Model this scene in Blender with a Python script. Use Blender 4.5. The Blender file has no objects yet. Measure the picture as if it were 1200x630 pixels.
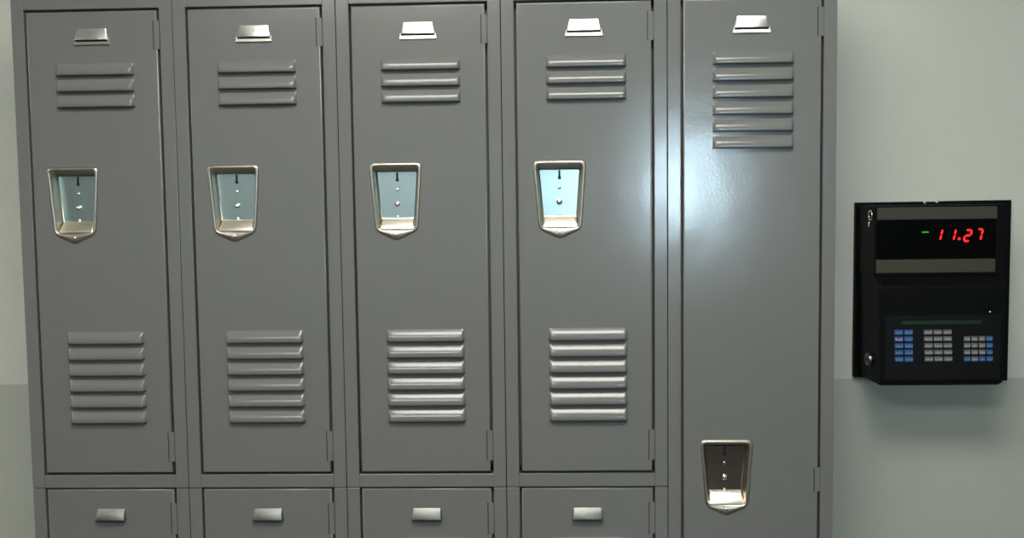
import bpy, bmesh, math
from mathutils import Vector, Matrix
C = bpy.context.scene.collection
SC = bpy.context.scene

# ------------------------------------------------------------------ materials
def srgb(r, g, b):
    f = lambda c: (c/255)/12.92 if c <= 10 else (((c/255)+.055)/1.055)**2.4
    return (f(r), f(g), f(b), 1)

def mat(name, col, rough=.5, metal=0, spec=.5, bump=None, vary=None, emit=None, strength=1):
    m = bpy.data.materials.new(name); m.use_nodes = True
    nt = m.node_tree; b = nt.nodes['Principled BSDF']
    b.inputs['Base Color'].default_value = col
    b.inputs['Roughness'].default_value = rough
    b.inputs['Metallic'].default_value = metal
    b.inputs['Specular IOR Level'].default_value = spec
    tc = nt.nodes.new('ShaderNodeTexCoord')
    if vary:
        scale, amt = vary
        n = nt.nodes.new('ShaderNodeTexNoise'); n.inputs['Scale'].default_value = scale
        n.inputs['Detail'].default_value = 5
        nt.links.new(tc.outputs['Object'], n.inputs['Vector'])
        mx = nt.nodes.new('ShaderNodeMix'); mx.data_type = 'RGBA'
        mx.inputs[6].default_value = tuple(c*(1-amt) for c in col[:3])+(1,)
        mx.inputs[7].default_value = tuple(min(1, c*(1+amt)) for c in col[:3])+(1,)
        nt.links.new(n.outputs['Fac'], mx.inputs[0]); nt.links.new(mx.outputs[2], b.inputs['Base Color'])
    if bump:
        last = None
        for scale, dist in bump:
            n = nt.nodes.new('ShaderNodeTexNoise'); n.inputs['Scale'].default_value = scale
            n.inputs['Detail'].default_value = 2
            nt.links.new(tc.outputs['Object'], n.inputs['Vector'])
            bp = nt.nodes.new('ShaderNodeBump'); bp.inputs['Strength'].default_value = 1
            bp.inputs['Distance'].default_value = dist
            nt.links.new(n.outputs['Fac'], bp.inputs['Height'])
            if last: nt.links.new(last.outputs['Normal'], bp.inputs['Normal'])
            last = bp
        nt.links.new(last.outputs['Normal'], b.inputs['Normal'])
    if emit:
        b.inputs['Emission Color'].default_value = emit
        b.inputs['Emission Strength'].default_value = strength
    return m

LOCK = (.160, .163, .156, 1)
M = dict(
    paint=mat('grey_locker_enamel', LOCK, .172, 0, .5, bump=[(220, .00010), (5, .0015)], vary=(25, .03)),
    inside=mat('locker_inside_paint', (.05, .052, .05, 1), .6),
    nickel=mat('worn_nickel', (.52, .485, .41, 1), .38, 1, vary=(90, .12), bump=[(120, .0002)]),
    ledge=mat('lamp_toned_ledge_metal', (.86, .82, .70, 1), .36, 1),  # paler than the nickel: ceiling lamp reflection put into the colour
    reflection_zinc=mat('zinc_with_dark_reflection', (.42, .35, .29, 1), .18, 1, vary=(40, .15)),  # low latch plate: reflection of the dark brown floor put into the colour
    zinc=mat('zinc_plate', (.62, .76, .79, 1), .32, 1, vary=(60, .06)),
    chrome=mat('polished_rivet_steel', (.85, .85, .83, 1), .15, 1),
    hole=mat('dark_opening', (.008, .008, .008, 1), .7),
    tagmetal=mat('bright_tag_metal', (.74, .75, .72, 1), .34, 1),
    shadetag=mat('shade_toned_tag_metal', (.27, .275, .255, 1), .5, 1, vary=(150, .15)),  # tag metal darkened: lower plates' missing lamp reflection put into the colour
    wall=mat('cream_wall_paint', (.62, .63, .555, 1), .6, 0, .3, bump=[(160, .0003)], vary=(9, .03)),
    dado=mat('grey_green_dado_paint', (.455, .47, .41, 1), .5, 0, .3, bump=[(160, .0003)], vary=(9, .03)),
    floor=mat('brown_floor_tile', (.06, .036, .024, 1), .5, vary=(6, .2)),
    ceil=mat('white_ceiling_tile', (.36, .36, .34, 1), .8, vary=(40, .05)),
    black=mat('black_plastic', (.0022, .0022, .0022, 1), .55, 0, .12, bump=[(300, .0001)]),
    plate=mat('black_painted_plate', (.0018, .0018, .0018, 1), .55, 0, .15),
    window=mat('black_display_window', (.0012, .0012, .0012, 1), .15, 0, .2),
    olive=mat('olive_trim', (.050, .050, .033, 1), .5, 0, .3, vary=(80, .08)),
    key_blue=mat('blue_key', (.022, .075, .22, 1), .5),
    key_grey=mat('grey_key', (.11, .11, .105, 1), .5),
    ink=mat('pale_key_print', (.42, .43, .43, 1), .5),
    ink_blue=mat('pale_blue_key_print', (.13, .26, .46, 1), .5),
    ink_pink=mat('pink_key_print', (.75, .32, .45, 1), .5),
    lcd=mat('green_strip', (.008, .028, .010, 1), .35),
    red=mat('red_digits', (.2, .0, .0, 1), .4, emit=(1, .012, .016, 1), strength=2.2),
    green=mat('green_indicator', (.0, .1, .02, 1), .4, emit=(.03, .8, .12, 1), strength=.4),
    tube=mat('ceiling_lamp_diffuser', (.8, .8, .8, 1), .4, emit=(1, .975, .90, 1), strength=17.6),
    tubeframe=mat('white_lamp_frame', (.7, .7, .68, 1), .5),
    day=mat('daylit_glass', (.1, .1, .1, 1), .1, emit=(.62, .86, 1, 1), strength=165),
    door=mat('painted_door', (.30, .30, .28, 1), .5),
)

# ------------------------------------------------------------------ helpers
def link(name, bm, m, parent=None, loc=None, bevel=0, smooth=False, seg=2, mats=None):
    me = bpy.data.meshes.new(name)
    bm.to_mesh(me); bm.free()
    for k in (mats or [m]): me.materials.append(k)
    if smooth:
        for p in me.polygons: p.use_smooth = True
    o = bpy.data.objects.new(name, me); C.objects.link(o)
    if parent: o.parent = parent
    if loc: o.location = loc
    if bevel:
        b = o.modifiers.new('bevel', 'BEVEL'); b.width = bevel; b.segments = seg
        b.limit_method = 'ANGLE'; b.angle_limit = math.radians(50)
    return o

def box(bm, x0, x1, y0, y1, z0, z1, mi=0):
    v = [bm.verts.new(p) for p in ((x0,y0,z0),(x1,y0,z0),(x1,y1,z0),(x0,y1,z0),(x0,y0,z1),(x1,y0,z1),(x1,y1,z1),(x0,y1,z1))]
    for f in ((0,3,2,1),(4,5,6,7),(0,1,5,4),(1,2,6,5),(2,3,7,6),(3,0,4,7)):
        bm.faces.new([v[i] for i in f]).material_index = mi

def quad(bm, pts):
    return bm.faces.new([bm.verts.new(p) for p in pts])

def empty(name, loc, label, cat, group=None):
    o = bpy.data.objects.new(name, None); C.objects.link(o); o.location = loc
    o.empty_display_size = .05
    o['label'] = label; o['category'] = cat
    if group: o['group'] = group
    return o

def rounded(pts, rad, n=4):
    """round the corners of a polygon in (x, z); every corner gives n+1 points"""
    out = []; L = len(pts)
    for i, p in enumerate(pts):
        p = Vector(p); a = (Vector(pts[i-1])-p); b = (Vector(pts[(i+1) % L])-p)
        r = rad[i] if isinstance(rad, (list, tuple)) else rad
        an = a.normalized(); bn = b.normalized()
        ra = min(r, a.length*.45); rb = min(r, b.length*.45); rr = min(ra, rb)
        p0 = p+an*rr; p1 = p+bn*rr
        for k in range(n+1):
            t = k/n
            out.append(p0*(1-t)**2+p*2*t*(1-t)+p1*t*t)
    return out

def loops(bm, rings, cap_first=False, cap_last=False):
    vs = [[bm.verts.new((p[0], y, p[1])) for p in ring] for ring, y in rings]
    n = len(vs[0])
    for a, b in zip(vs, vs[1:]):
        for i in range(n):
            j = (i+1) % n
            bm.faces.new((a[i], a[j], b[j], b[i]))
    if cap_first: bm.faces.new(vs[0][::-1])
    if cap_last: bm.faces.new(vs[-1])

def dome(bm, x, y, z, r, h, n=16, rings=4):
    """dome bulging towards -y from the plane y"""
    prev = None
    for k in range(rings+1):
        a = k/rings*math.pi/2
        rr = r*math.cos(a); yy = y-h*math.sin(a)
        if k == rings:
            c = bm.verts.new((x, yy, z))
            for i in range(n): bm.faces.new((prev[i], prev[(i+1) % n], c))
        else:
            cur = [bm.verts.new((x+rr*math.cos(t*2*math.pi/n), yy, z+rr*math.sin(t*2*math.pi/n))) for t in range(n)]
            if prev:
                for i in range(n):
                    j = (i+1) % n
                    bm.faces.new((prev[i], prev[j], cur[j], cur[i]))
            prev = cur

def fix(bm):
    bmesh.ops.recalc_face_normals(bm, faces=bm.faces)
    return bm

# ------------------------------------------------------------------ dimensions
W = .3048            # width of a two-tier locker
W5 = .3082           # width of the tall locker
WALL_Y = .305        # wall surface behind the lockers
DEPTH = .304
FLOOR_Z = -.06
DGAP = .0268         # centre line of the gap between frame and door
HG = .0024           # half of the gap
DOOR_T = 1.8142; TOP = 1.915
UZ = .9382           # centre of the gap below the upper doors
LZ = UZ-(.876+.0282) # same for the lower doors
DH = .876

# ------------------------------------------------------------------ locker parts
def frame_mesh(w, z0, z1, dz0, dz1, top_member=True):
    """open-fronted sheet steel case with folded front members, z0..z1; door opening dz0..dz1"""
    bm = bmesh.new()
    e = .0006
    x0, x1 = e, w-e
    fx0, fx1 = DGAP-HG, w-DGAP+HG
    t = .022
    box(bm, x0, fx0, 0, t, z0, z1)
    box(bm, fx1, x1, 0, t, z0, z1)
    box(bm, fx0, fx1, .0003, t, z0, dz0-HG)
    if top_member: box(bm, fx0, fx1, .0003, t, dz1+HG, z1)
    # case sides, back, top and bottom
    box(bm, x0, x0+.002, t, DEPTH, z0, z1)
    box(bm, x1-.002, x1, t, DEPTH, z0, z1)
    box(bm, x0+.002, x1-.002, DEPTH-.002, DEPTH, z0, z1)
    box(bm, x0+.002, x1-.002, t, DEPTH-.002, z0, z0+.002)
    box(bm, x0+.002, x1-.002, t, DEPTH-.002, z1-.002, z1)
    # door stop strips behind the gap
    box(bm, fx0, fx0+.014, .017, t, dz0-HG, dz1)
    box(bm, fx1-.014, fx1, .017, t, dz0-HG, dz1)
    box(bm, fx0, fx1, .017, t, dz0-HG, dz0+.012)
    box(bm, fx0, fx1, .017, t, dz1-.012, (dz1+HG if top_member else z1))
    return bm

LX0, LX1 = .0825, .2295
def louver(bm, zl, h=.0228, H=.0085, y0=-.001):
    nu, nv = 26, 9
    g = []
    w = LX1-LX0; end = .0065
    for j in range(nv+1):
        v = j/nv
        row = []
        hv = math.sin(min(1, v/.80)*math.pi/2)
        hv = hv*(1 - .10*max(0, (v-.72)/.28)**2)
        for i in range(nu+1):
            if i <= 5: u = end*i/5
            elif i >= nu-5: u = w-end*(nu-i)/5
            else: u = end+(w-2*end)*(i-5)/(nu-10)
            e = min(u, w-u)/end
            hu = 1 if e >= 1 else math.sin(e*math.pi/2)**.8
            row.append(bm.verts.new((LX0+u, y0-H*hv*hu, zl+h*(1-v))))
        g.append(row)
    for j in range(nv):
        for i in range(nu):
            f = bm.faces.new((g[j][i], g[j][i+1], g[j+1][i+1], g[j+1][i])); f.smooth = True
    # thickness of the sheet at the lip, turned back under the louver
    lip = [bm.verts.new((v.co.x, min(y0+.0015, v.co.y+.0016), v.co.z+.0006)) for v in g[-1]]
    for i in range(nu):
        bm.faces.new((g[-1][i], g[-1][i+1], lip[i+1], lip[i]))

def latch_hole(dx, zl):
    # stepped cut in the door skin, between the outer edge of the rim and the pocket walls
    out = []; N = 6; za, zb = -.0045, -.1245
    for k in range(N):
        t = (k+.5)/N
        out.append((.0600+.0092*t+dx, .1514-.0080*t+dx, zl+za+(zb-za)*(k+1)/N, zl+za+(zb-za)*k/N))
    return out

def door_mesh(w, h, lips, dx, latch_top, hinge_z):
    """pan door: skin with slots behind the louvers and a hole for the latch; local z=0 is the lower gap centre"""
    x0, x1, z0, z1 = DGAP+HG, w-DGAP-HG, HG, h-HG
    yf = -.0010
    holes = [(LX0+.001, LX1-.001, z+.001, z+.010) for z in lips]
    holes += latch_hole(dx, latch_top)
    xs = {x0, x1}; zs = {z0, z1}
    for a, b, c, d in holes: xs |= {a, b}; zs |= {c, d}
    # extra cuts so that the dish of the door can be shaped
    for k in range(1, 12): xs.add(x0+(x1-x0)*k/12)
    for k in range(1, 30): zs.add(z0+(z1-z0)*k/30)
    def tidy(s):
        s = sorted(s); out = [s[0]]
        for v in s[1:]:
            if v-out[-1] > 1e-5: out.append(v)
        return out
    xs, zs = tidy(xs), tidy(zs)
    bm = bmesh.new()
    V = {}
    def vt(i, j):
        if (i, j) not in V: V[(i, j)] = bm.verts.new((xs[i], yf, zs[j]))
        return V[(i, j)]
    for i in range(len(xs)-1):
        for j in range(len(zs)-1):
            cx, cz = (xs[i]+xs[i+1])/2, (zs[j]+zs[j+1])/2
            if any(a < cx < b and c < cz < d for a, b, c, d in holes): continue
            bm.faces.new((vt(i, j), vt(i+1, j), vt(i+1, j+1), vt(i, j+1)))
    # rounded edge and returns
    r = .0022; y2 = .013
    def ring(k):
        if k == 0: o, y = 0, yf
        elif k <= 3:
            a = k/3*math.pi/2; o, y = r*math.sin(a)-0, yf+r*(1-math.cos(a))
        else: o, y = r, y2
        return o, y
    # shrink the skin by r so the rounding ends at the door outline
    for v in bm.verts:
        if abs(v.co.x-x0) < 1e-6: v.co.x += r
        if abs(v.co.x-x1) < 1e-6: v.co.x -= r
        if abs(v.co.z-z0) < 1e-6: v.co.z += r
        if abs(v.co.z-z1) < 1e-6: v.co.z -= r
    a0, a1, b0, b1 = x0+r, x1-r, z0+r, z1-r
    prev = None
    for k in range(5):
        o, y = ring(k)
        cur = [bm.verts.new(p) for p in ((a0-o, y, b0-o), (a1+o, y, b0-o), (a1+o, y, b1+o), (a0-o, y, b1+o))]
        if prev:
            for i in range(4):
                j = (i+1) % 4
                f = bm.faces.new((prev[i], prev[j], cur[j], cur[i])); f.smooth = k < 4
        prev = cur
    for z in lips: louver(bm, z)
    return bm

def make_hinge(parent, w, z0, z1):
    bm = bmesh.new()
    xa, xb = w-DGAP-HG-.0040, w-DGAP+HG-.0004
    # flat barrel filling the gap, its leaf folded over the door edge
    n = 8; prof = [(xa-.0012, .0030), (xa-.0012, -.0010), (xa-.0008, -.00125), (xa+.0030, -.0013), (xb-.0008, -.0011), (xb, -.0006), (xb, .0030)]
    A = [bm.verts.new((x, y, z0)) for x, y in prof]; B = [bm.verts.new((x, y, z1)) for x, y in prof]
    for i in range(len(prof)):
        k = (i+1) % len(prof)
        bm.faces.new((A[i], A[k], B[k], B[i])).smooth = False
    bm.faces.new(A[::-1]); bm.faces.new(B)
    box(bm, xa-.0019, xa-.0012, -.0012, .0030, z0, z1)
    fix(bm)
    o = link('hinge', bm, M['paint'], parent)
    bm = bmesh.new(); box(bm, xa-.0036, xa-.0019, -.0012, .0030, z0-.0006, z1+.0006); fix(bm)
    link('hinge_shade_strip', bm, M['hole'], o)  # solid dark strip standing in for the shade of the hinge gap
    return o

def make_latch(parent, dx, zt, dark=False):
    """recessed lift-latch pocket; zt = top of the rim"""
    X = lambda a: a+dx
    outer = [(X(.0557), zt), (X(.1555), zt), (X(.1465), zt-.1265), (X(.1180), zt-.1400), (X(.1055), zt-.1455), (X(.0930), zt-.1400), (X(.0660), zt-.1265)]
    rad_o = [.010, .010, .012, .010, .006, .010, .012]
    inner = [(X(.0640), zt-.0088), (X(.1472), zt-.0088), (X(.1400), zt-.1230), (X(.1180), zt-.1232), (X(.1055), zt-.1233), (X(.0930), zt-.1232), (X(.0725), zt-.1230)]
    rad_i = [.008, .008, .006, .004, .004, .004, .006]
    deep = [(X(.0662), zt-.0150), (X(.1450), zt-.0150), (X(.1375), zt-.1090), (X(.1180), zt-.1090), (X(.1055), zt-.1090), (X(.0930), zt-.1090), (X(.0745), zt-.1090)]
    def mix(a, b, t): return [tuple(Vector(p)*(1-t)+Vector(q)*t) for p, q in zip(a, b)]
    rings = []
    ro = lambda t: [a*(1-t)+b*t for a, b in zip(rad_o, rad_i)]
    for t, y in ((0, -.0008), (.04, -.0022), (.18, -.0036), (.40, -.0044), (.62, -.0042), (.82, -.0030), (.96, -.0008), (1.0, .0014)):
        rings.append((rounded(mix(outer, inner, t), ro(t)), y))
    for t, y in ((.35, .0075), (.7, .0135), (.92, .0175), (1.0, .0195)):
        rings.append((rounded(mix(inner, deep, t), [r*(1-.4*t) for r in rad_i]), y))
    bm = bmesh.new(); loops(bm, rings, cap_last=True); fix(bm)
    for f in bm.faces: f.smooth = True
    rim = link('latch_recess', bm, M['nickel'], parent)
    rim['label'] = 'worn nickel recessed latch pocket'
    # flat zinc plate in the bottom of the pocket
    bm = bmesh.new()
    pl = [(X(.0685), zt-.0165), (X(.1432), zt-.0165), (X(.1360), zt-.1075), (X(.0765), zt-.1075)]
    loops(bm, [(rounded(pl, .003), .0192), (rounded(pl, .003), .0184), (rounded(mix(pl, [(X(.1055), zt-.06)]*4, .01), .003), .0180)], cap_last=True)
    fix(bm)
    p = link('latch_plate', bm, M['reflection_zinc'] if dark else M['zinc'], rim); p['label'] = 'back plate of the latch, brown floor reflection put into its tone' if dark else 'bluish zinc back plate of the latch'
    # curved lower ledge in front of the plate, with a folded lip above it
    bm = bmesh.new(); prev = None
    zb = zt-.1228
    for k in range(9):
        t = k/8
        y = -.0002+.0122*t**1.25; z = zb+.0180*t
        l, r = X(.0728)*(1-t)+X(.0760)*t, X(.1398)*(1-t)+X(.1368)*t
        cur = [bm.verts.new((x, y+dy, z)) for x, dy in ((l, .0035), (l+.0016, .0004), (l+.004, 0), (r-.004, 0), (r-.0016, .0004), (r, .0035))]
        if prev:
            for q in range(5): bm.faces.new((prev[q], prev[q+1], cur[q+1], cur[q])).smooth = True
        prev = cur
    bmesh.ops.recalc_face_normals(bm, faces=bm.faces)
    g = link('ledge', bm, M['ledge'], rim); g['label'] = 'metal ledge of the pocket, cream lamp reflection put into its tone'
    bm = bmesh.new(); box(bm, X(.0762), X(.1366), .0118, .0175, zt-.1052, zt-.1030); fix(bm)
    link('ledge_lip', bm, M['ledge'], rim, bevel=.0009)
    # keyhole slot and small hole
    bm = bmesh.new()
    box(bm, X(.1040), X(.1078), .0172, .0179, zt-.0300, zt-.0175)
    box(bm, X(.1030), X(.1088), .0171, .0179, zt-.0345, zt-.0290)
    fix(bm)
    link('slot', bm, M['hole'], rim, bevel=.0008)
    bm = bmesh.new(); dome(bm, X(.1055), .0182, zt-.0500, .0034, .0014); fix(bm)
    link('rivet', bm, M['chrome'] if dark else M['zinc'], rim, smooth=True)
    bm = bmesh.new(); dome(bm, X(.1055), .0182, zt-.0770, .0060, .0050); fix(bm)
    link('rivet', bm, M['chrome'], rim, smooth=True)
    bm = bmesh.new(); dome(bm, X(.1055), .0182, zt-.1010, .0034, .0026); fix(bm)
    link('rivet', bm, M['chrome'], rim, smooth=True)
    bm = bmesh.new(); dome(bm, X(.1055), -.0018, zt-.1335, .0042, .0034); fix(bm)
    link('screw', bm, M['chrome'], rim, smooth=True)
    return rim

def make_tag(parent, darkened=False):
    """number holder: bent hood over a dark slot, with a flange round the bottom"""
    zt = .8422 if not darkened else .8362
    bm = bmesh.new()
    xa0, xa1, xb0, xb1 = .1262, .1794, .1206, .1846
    if darkened: xa0, xa1, xb0, xb1 = .1262, .1792, .1236, .1814
    n = 8; h = .0222; rows = []
    for k in range(n+1):
        t = k/n
        y = -.0012-.0054*t if not darkened else -.0010-.0085*math.sin(t*math.pi/2)**.9
        z = zt-h*t
        l, r = xa0*(1-t)+xb0*t, xa1*(1-t)+xb1*t
        rr = []
        for x, yy in ((l-.0006, -.0008), (l+.0002, y*.45-.0004), (l+.0006, y*.92), (l+.0016, y), ((l+r)/2, y), (r-.0016, y), (r-.0006, y*.92), (r-.0002, y*.45-.0004), (r+.0006, -.0008)):
            rr.append(bm.verts.new((x, yy, z)))
        rows.append(rr)
    for a, b in zip(rows, rows[1:]):
        for i in range(len(a)-1): bm.faces.new((a[i], a[i+1], b[i+1], b[i])).smooth = True
    lip = [bm.verts.new((v.co.x, min(-.0006, v.co.y+.0010), v.co.z+.0003)) for v in rows[-1]]
    for i in range(len(lip)-1): bm.faces.new((rows[-1][i], rows[-1][i+1], lip[i+1], lip[i]))
    bmesh.ops.recalc_face_normals(bm, faces=bm.faces)
    if not darkened:
        # flange: a wedge under the slot whose ends run up to the hood
        z1, z0 = zt-h-.0022, zt-.0304
        v = [bm.verts.new(p) for p in ((.1186, -.0009, z0), (.1866, -.0009, z0), (.1866, -.0044, z0+.0006), (.1186, -.0044, z0+.0006), (.1196, -.0009, z1), (.1856, -.0009, z1), (.1856, -.0030, z1), (.1196, -.0030, z1))]
        for f in ((0,1,2,3),(4,7,6,5),(3,2,6,7),(0,3,7,4),(1,5,6,2)): bm.faces.new([v[q] for q in f])
        for xa, xb in ((.1194, .1222), (.1830, .1858)): box(bm, xa, xb, -.0038, -.0009, z1-.0005, z1+.0045)
        bmesh.ops.recalc_face_normals(bm, faces=bm.faces)
    o = link('number_plate', bm, M['shadetag'] if darkened else M['tagmetal'], parent)
    o['label'] = 'small metal number plate, lack of lamp reflection put into its tone' if darkened else 'small bright metal number plate'
    bm = bmesh.new(); box(bm, xb0+.0016, xb1-.0016, -.0016, -.0009, zt-h-.0030, zt-h+.004); fix(bm)
    link('slot', bm, M['hole'], o)
    bm = bmesh.new(); dome(bm, .1528, (-.0036 if not darkened else -.0080), zt-.0105, .0012, .0010, 10, 3); fix(bm)
    link('rivet', bm, M['shadetag'], o, smooth=True)
    return o

UP_LIPS = [.7555, .7257, .6965]
LOW_LIPS = [.0995+.0304*k for k in range(6)]

def build_unit(w, dh, lips, dx, latch_top, z0, z1, name_darkened, hinges, label, group, top_member=True):
    root = empty('locker', (0, 0, 0), label, 'locker', group)
    body = link('locker_frame', fix(frame_mesh(w, z0, z1, 0, dh, top_member)), M['paint'], root, bevel=.0016)
    bm = door_mesh(w, dh, lips, dx, latch_top, hinges)
    bmesh.ops.recalc_face_normals(bm, faces=bm.faces)
    door = link('door', bm, M['paint'], root)
    for a, b in hinges: make_hinge(root, w, a, b)
    make_latch(root, dx, latch_top, dh > 1)
    t = make_tag(root, name_darkened)
    if top_member is not None and dh > 1: t.location.z = dh-.876
    return root

def copy_tree(o, parent=None):
    c = o.copy(); C.objects.link(c)
    if parent is not None:
        c.parent = parent
    for ch in list(o.children): copy_tree(ch, c)
    return c

HUP = [(.0238, .0808), (.8022, .8537)]
upper = build_unit(W, DH, UP_LIPS+LOW_LIPS, 0, .5863, -.0276, TOP-UZ, False, HUP, '', 'upper lockers with three slits above the latch')
lower = build_unit(W, DH, UP_LIPS+LOW_LIPS, 0, .5863, -.0276, .8760-.0006, True, [(.0238, .0808), (.786, .8465)], '', 'lower lockers cut off by the bottom of the picture', top_member=False)
TH = DOOR_T-LZ
off = UZ-LZ
tall_lips = [1.6942-LZ-.0306*k for k in range(6)]+[.30+.0306*k-LZ for k in range(6)]
tall = build_unit(W5, TH, tall_lips, .0033, .9995-LZ, -.0276, TOP-LZ, False,
                  [(.90-LZ, .9455-LZ), (1.7425-LZ, 1.7945-LZ), (.0238, .0808)],
                  'tall full height grey locker at the right end, its latch low down', None)
tall.location = (4*W, 0, LZ)
lu = ['upper grey locker in the first column from the left, beside the pale wall strip',
      'upper grey locker in the second column from the left, between two similar ones',
      'upper grey locker in the middle column of the five, third from the left',
      'upper grey locker next to the tall locker, bluish shine at its right edge']
ll = ['lower grey locker in the first column from the left, only its top visible',
      'lower grey locker in the second column from the left, only its top visible',
      'lower grey locker in the third column from the left, only its top visible',
      'lower grey locker in the fourth column, next to the tall locker, only its top visible']
for i in range(4):
    a = upper if i == 0 else copy_tree(upper)
    a.location = (i*W, 0, UZ); a['label'] = lu[i]
    b = lower if i == 0 else copy_tree(lower)
    b.location = (i*W, 0, LZ); b['label'] = ll[i]

# ------------------------------------------------------------------ the room
RX0, RX1, RYB, CEIL = -2.6, 4.3, -4.6, 2.62
LINE = 1.0560
OX0, OX1, OZ1 = -.002, 4*W+W5+.002, TOP+.002
def struct(name, bm, m, mats=None, bevel=0):
    o = link(name, fix(bm), m, mats=mats, bevel=bevel); o['kind'] = 'structure'; return o

bm = bmesh.new()
T = .10
def wall_slab(x0, x1, z0, z1, mi): box(bm, x0, x1, WALL_Y, WALL_Y+T, z0, z1, mi)
wall_slab(RX0, RX1, LINE, CEIL, 0); wall_slab(RX0, RX1, FLOOR_Z, LINE, 1)
o = link('wall_back', bm, None, mats=[M['wall'], M['dado']]); o['kind'] = 'structure'
bm = bmesh.new(); box(bm, RX0, RX1, RYB, WALL_Y+T, FLOOR_Z-.1, FLOOR_Z); struct('floor', bm, M['floor'])
bm = bmesh.new(); box(bm, RX0, RX1, RYB, WALL_Y+T, CEIL, CEIL+.1); struct('ceiling', bm, M['ceil'])
for nm, xa, xb in (('wall_left', RX0-.1, RX0), ('wall_right', RX1, RX1+.1)):
    bm = bmesh.new(); box(bm, xa, xb, RYB, WALL_Y+T, LINE, CEIL, 0); box(bm, xa, xb, RYB, WALL_Y+T, FLOOR_Z, LINE, 1)
    o = link(nm, fix(bm), None, mats=[M['wall'], M['dado']]); o['kind'] = 'structure'
# wall behind the camera with a narrow daylit window
WX0, WX1, WZ0, WZ1 = 1.86, 2.00, 1.32, 1.84
bm = bmesh.new()
for x0, x1, z0, z1 in ((RX0, WX0, FLOOR_Z, CEIL), (WX1, RX1, FLOOR_Z, CEIL), (WX0, WX1, FLOOR_Z, WZ0), (WX0, WX1, WZ1, CEIL)):
    box(bm, x0, x1, RYB-.1, RYB, z0, z1)
struct('wall_front', bm, mat('wall_paint_with_bluish_light', (.36, .47, .47, 1), .7))  # bluish light on this unseen wall put into its colour, for the latch plates
bm = bmesh.new(); box(bm, RX0, RX1, RYB, RYB+.015, FLOOR_Z, .90); struct('added_dark_band', bm, mat('added_dark_brown_band', (.045, .028, .018, 1), .5))  # unseen band added so the tall locker's latch plate reflects something dark
bm = bmesh.new(); box(bm, WX0, WX1, RYB-.06, RYB-.05, WZ0, WZ1); struct('window_1', bm, M['day'])
bm = bmesh.new()
f = .03
for x0, x1, z0, z1 in ((WX0-f, WX0, WZ0-f, WZ1+f), (WX1, WX1+f, WZ0-f, WZ1+f), (WX0, WX1, WZ1, WZ1+f), (WX0, WX1, WZ0-f, WZ0)):
    box(bm, x0, x1, RYB, RYB+.02, z0, z1)
struct('trim_1', bm, M['tubeframe'])

# ceiling lamps
lamps = [(1.0, -1.12, .62, .29), (-2.08, -1.20, .48, .20), (.25, -2.6, .62, .32)]  # the last, rear lamp is unseen and added as fill light
for k, (x, y, hx, hy) in enumerate(lamps):
    r = empty('ceiling_lamp', (x, y, CEIL-.03), 'unseen recessed fluorescent ceiling lamp above and in front of the lockers', 'ceiling lamp', 'ceiling lamps')
    bm = bmesh.new()
    box(bm, -hx-.03, hx+.03, -hy-.03, -hy, 0, .029); box(bm, -hx-.03, hx+.03, hy, hy+.03, 0, .029)
    box(bm, -hx-.03, -hx, -hy, hy, 0, .029); box(bm, hx, hx+.03, -hy, hy, 0, .029)
    link('lamp_frame', fix(bm), M['tubeframe'], r)
    bm = bmesh.new(); box(bm, -hx, hx, -hy, hy, .006, .02); link('diffuser', fix(bm), M['tube'], r)

# ------------------------------------------------------------------ time clock
PX0, PX1, PZ0, PZ1 = 1.6585, 1.9872, 1.0581, 1.4401
clock = empty('time_clock', (1.8230, WALL_Y-.001, PZ0), 'black wall-mounted time clock with red digits and three keypads, right of the lockers', 'time clock')
OFF = Vector(clock.location)
def part(name, bm, m, parent=None, bevel=0, smooth=False, label=None):
    bm = fix(bm)
    for v in bm.verts: v.co -= OFF
    o = link(name, bm, m, parent or clock, bevel=bevel, smooth=smooth)
    if label: o['label'] = label
    return o
PY = WALL_Y-.012
bm = bmesh.new()
# mounting plate with a small notch in its upper edge
nx = 1.8230
pts = [(PX0, PZ1-.001), (nx-.022, PZ1-.0005), (nx-.017, PZ1-.008), (nx-.012, PZ1-.001), (nx+.004, PZ1-.001), (nx+.008, PZ1-.006), (nx+.015, PZ1), (PX1, PZ1+.0005), (PX1-.0005, PZ0-.006), (PX1-.016, PZ0-.006), (PX0+.028, PZ0+.003), (PX0-.0005, PZ0+.0045)]
loops(bm, [(pts, WALL_Y-.001), (pts, PY)], cap_first=True, cap_last=True)
back = part('mounting_plate', bm, M['plate'], bevel=.0012)
# upper housing with display
UY = WALL_Y-.115
bm = bmesh.new()
box(bm, 1.6649, 1.9272, UY+.0008, PY, 1.2870, 1.4323)
hous = part('display_housing', bm, M['black'], bevel=.003)
bm = bmesh.new(); box(bm, 1.6676, 1.9072, UY-.0008, UY+.003, 1.3252, 1.4011); win = part('display_window', bm, M['window'], hous, bevel=.0008, label='glossy black display window')
bm = bmesh.new(); box(bm, 1.6682, 1.9083, UY-.003, UY+.003, 1.4027, 1.4283); part('trim_strip', bm, M['olive'], hous, bevel=.002, label='olive strip above the display')
bm = bmesh.new(); box(bm, 1.6665, 1.9067, UY-.003, UY+.003, 1.2940, 1.3220); part('trim_strip', bm, M['olive'], hous, bevel=.002, label='olive strip below the display')
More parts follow.
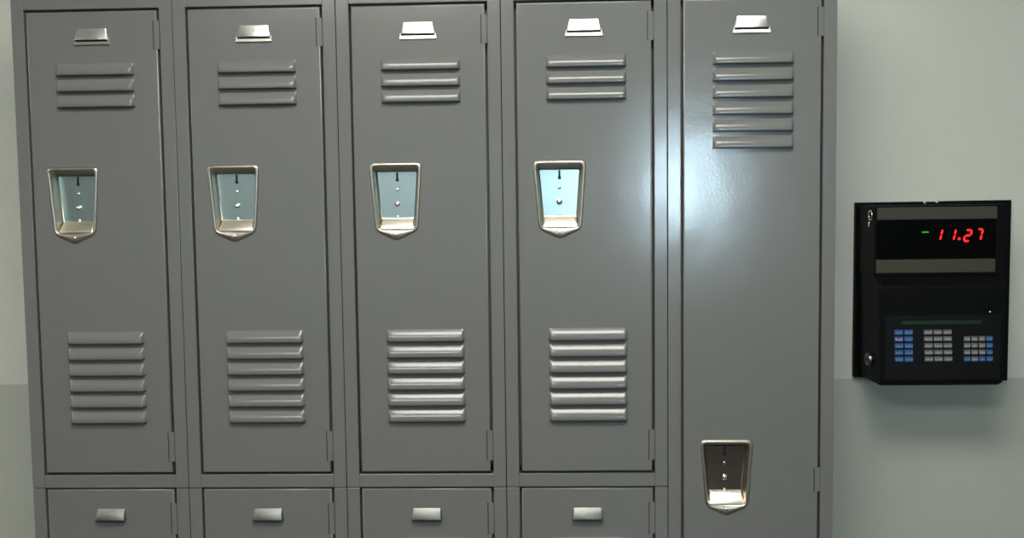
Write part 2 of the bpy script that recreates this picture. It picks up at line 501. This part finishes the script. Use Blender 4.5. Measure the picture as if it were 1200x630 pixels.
# digits 11.27, slanted seven-segment
def digit(ch, x, z, w, h, t=.0033):
    SEG = {'1': 'bc', '2': 'abged', '7': 'abc'}[ch]
    bm = bmesh.new(); s = .22
    P = lambda a, b: (x+a+s*b, z+b)
    def bar(a0, b0, a1, b1):
        p0, p1 = Vector(P(a0, b0)), Vector(P(a1, b1)); d = (p1-p0).normalized(); nn = Vector((-d.y, d.x))*t/2
        p0 = p0+d*.0006; p1 = p1-d*.0006; e = d*t*.45
        ring = [p0, p0+e+nn, p1-e+nn, p1, p1-e-nn, p0+e-nn]
        loops(bm, [(ring, UY-.0008), (ring, UY-.0014)], cap_first=True, cap_last=True)
    sg = dict(a=(0, h, w, h), b=(w, h/2, w, h), c=(w, 0, w, h/2), d=(0, 0, w, 0), e=(0, 0, 0, h/2), f=(0, h/2, 0, h), g=(0, h/2, w, h/2))
    for q in SEG: bar(*sg[q])
    part('digit', bm, M['red'], win, label='glowing red digit '+ch)
H_ = .0221
digit('1', 1.7866, 1.3607, .0085, H_); digit('1', 1.8135, 1.3607, .0085, H_)
digit('2', 1.8423, 1.3586, .0115, H_, .0039); digit('7', 1.8658, 1.3602, .0100, H_, .0037)
bm = bmesh.new()
for cx in (1.8333,):
    ring = [(cx+.0028*math.cos(a*math.pi/6), 1.3634+.0028*math.sin(a*math.pi/6)) for a in range(12)]
    loops(bm, [(ring, UY-.0008), (ring, UY-.0014)], cap_first=True, cap_last=True)
part('decimal_point', bm, M['red'], win)
bm = bmesh.new(); box(bm, 1.7586, 1.7721, UY-.0014, UY-.0006, 1.3761, 1.3789); part('indicator', bm, M['green'], win, label='green indicator dash')

# lower keypad housing, standing further out from the wall
KY = WALL_Y-.143
bm = bmesh.new()
prof = [(PY, 1.2909), (UY+.006, 1.2909), (UY-.006, 1.2877), (KY+.004, 1.2715), (KY, 1.2650), (KY, 1.0729), (KY+.008, 1.0669), (PY, 1.0669)]
xa, xb = 1.6668, 1.9185
L = [bm.verts.new((xa, y, z)) for y, z in prof]; R = [bm.verts.new((xb, y, z)) for y, z in prof]
for v in (R[5], R[6], R[7], R[4]):
    pass
R[5].co.x -= .004; R[6].co.x -= .0095; R[7].co.x -= .0095
L[5].co.x += .001; L[6].co.x += .003; L[7].co.x += .003
for i in range(len(prof)):
    j = (i+1) % len(prof); bm.faces.new((L[i], L[j], R[j], R[i]))
bm.faces.new(L[::-1]); bm.faces.new(R)
kp = part('keypad_housing', bm, M['black'], bevel=.003)
bm = bmesh.new(); box(bm, 1.6778, 1.9077, KY-.0010, KY+.002, 1.0794, 1.2110); face = part('keypad_panel', bm, mat('satin_black_panel', (.0036, .0036, .0038, 1), .5, 0, .2), bevel=.001)
bm = bmesh.new(); box(bm, 1.7108, 1.8688, KY-.0016, KY-.0006, 1.1929, 1.1997); part('lcd_strip', bm, M['lcd'], face, label='dark green message strip')
bm = bmesh.new(); dome(bm, 1.8850, KY-.0008, 1.2164, .0024, .002, 12, 3); part('screw', bm, M['chrome'], kp, smooth=True)  # chrome dome put in for a tiny white gleam on the housing
# lock and ring on the left side of the case
def on_side(bm, x, y, z):
    for v in bm.verts:
        a, d, b = v.co; v.co = (x+d, y+a, z+b)
    return bm
bm = bmesh.new()
loops(bm, [([(R_*math.cos(a*math.pi/12), R_*math.sin(a*math.pi/12)) for a in range(24)], y) for R_, y in ((.0135, .001), (.0135, -.0040), (.0115, -.0060), (.0080, -.0062), (.0076, -.0040), (.0010, -.0042))], cap_last=True)
part('cover_lock', on_side(bm, 1.6668, WALL_Y-.085, 1.1125), mat('dark_lock_steel', (.22, .22, .22, 1), .3, 1), kp, smooth=True, label='round steel lock on the lower left side')
bm = bmesh.new()
box(bm, -.0035, .0035, -.0085, -.0035, -.0009, .0009)
part('keyhole', on_side(bm, 1.6668, WALL_Y-.085, 1.1125), M['hole'], kp)
bm = bmesh.new()
n, m_ = 20, 8
g = [[bm.verts.new(((.0095+.0019*math.cos(b*2*math.pi/m_))*math.cos(a*2*math.pi/n), -.002+.0019*math.sin(b*2*math.pi/m_), (.0095+.0019*math.cos(b*2*math.pi/m_))*math.sin(a*2*math.pi/n))) for b in range(m_)] for a in range(n)]
for a in range(n):
    for b in range(m_):
        bm.faces.new((g[a][b], g[(a+1) % n][b], g[(a+1) % n][(b+1) % m_], g[a][(b+1) % m_]))
part('hasp_ring', on_side(bm, 1.6649, WALL_Y-.092, 1.4125), M['chrome'], hous, smooth=True, label='small steel ring on the upper left side')
bm = bmesh.new(); box(bm, -.003, .003, -.004, .0, -.006, .004)
part('hasp_tab', on_side(bm, 1.6649, WALL_Y-.086, 1.3945), M['chrome'], hous, bevel=.001)
# keys
def key(cx, cz, w, h, m, ink, k):
    bm = bmesh.new(); y = KY-.0010
    q = [(cx-w/2, cz-h/2), (cx+w/2, cz-h/2), (cx+w/2, cz+h/2), (cx-w/2, cz+h/2)]
    q2 = [(cx+(a-cx)*.86, cz+(b-cz)*.80) for a, b in q]
    loops(bm, [(rounded(q, .0012, 2), y), (rounded(q, .0012, 2), y-.0016), (rounded(q2, .001, 2), y-.0024)], cap_first=True, cap_last=True)
    o = part('key', bm, m, face)
    # unreadable pale print on the cap: a few tiny strokes
    bm = bmesh.new(); yy = y-.00245
    nst = 4
    for s in range(nst):
        sx = cx-w*.34+w*.68*s/(nst-1)
        hh = h*(.42 if (s*7+k*5) % 3 else .26); up = h*(.04 if (s+k) % 2 else -.05)
        box(bm, sx-w*.055, sx+w*.055, yy-.0002, yy+.0001, cz-hh/2+up, cz+hh/2+up)
    box(bm, cx-w*.34, cx+w*.30, yy-.0002, yy+.0001, cz-h*.22, cz-h*.12)
    p = part('key_print', bm, ink, o)
k = 0
for c in range(2):
    for r in range(5):
        pink = (c == 0 and r == 1)
        key(1.7039+.0195*c+.0004*r, 1.1767-.01365*r, .0170, .0106, M['key_blue'], M['ink_pink'] if pink else M['ink_blue'], k); k += 1
for c in range(3):
    for r in range(5):
        key(1.7625+.0192*c+.0006*r, 1.1767-.01365*r, .0170, .0100, M['key_grey'], M['ink'], k); k += 1
for c in range(4):
    for r in range(4):
        blue = c == 3 or (r == 3 and c != 1)
        key(1.8399+.0148*c+.0004*r, 1.1627-.01365*r, .0127, .0104, M['key_blue'] if blue else M['key_grey'], M['ink_blue'] if blue else M['ink'], k); k += 1

# ------------------------------------------------------------------ camera
cd = bpy.data.cameras.new('camera'); cam = bpy.data.objects.new('camera', cd); C.objects.link(cam)
cd.sensor_width = 36; cd.lens = 36*1113/1200; cd.clip_start = .05
r = Vector((0.99941326, 0.0317848, -0.01276146)); u = Vector((0.01062033, 0.0666441, 0.99772029)); f = Vector((-0.03256281, 0.99727042, -0.06626743))
cam.matrix_world = Matrix(((r.x, u.x, -f.x, .98764), (r.y, u.y, -f.y, -1.76815), (r.z, u.z, -f.z, 1.44148), (0, 0, 0, 1)))
SC.camera = cam

w = bpy.data.worlds.new('world'); SC.world = w; w.use_nodes = True
w.node_tree.nodes['Background'].inputs['Color'].default_value = (.5, .6, .7, 1)
w.node_tree.nodes['Background'].inputs['Strength'].default_value = .3
SC.view_settings.view_transform = 'Standard'; SC.view_settings.look = 'None'
SC.view_settings.gamma = 1; SC.view_settings.use_curve_mapping = False
SC.view_settings.exposure = 0
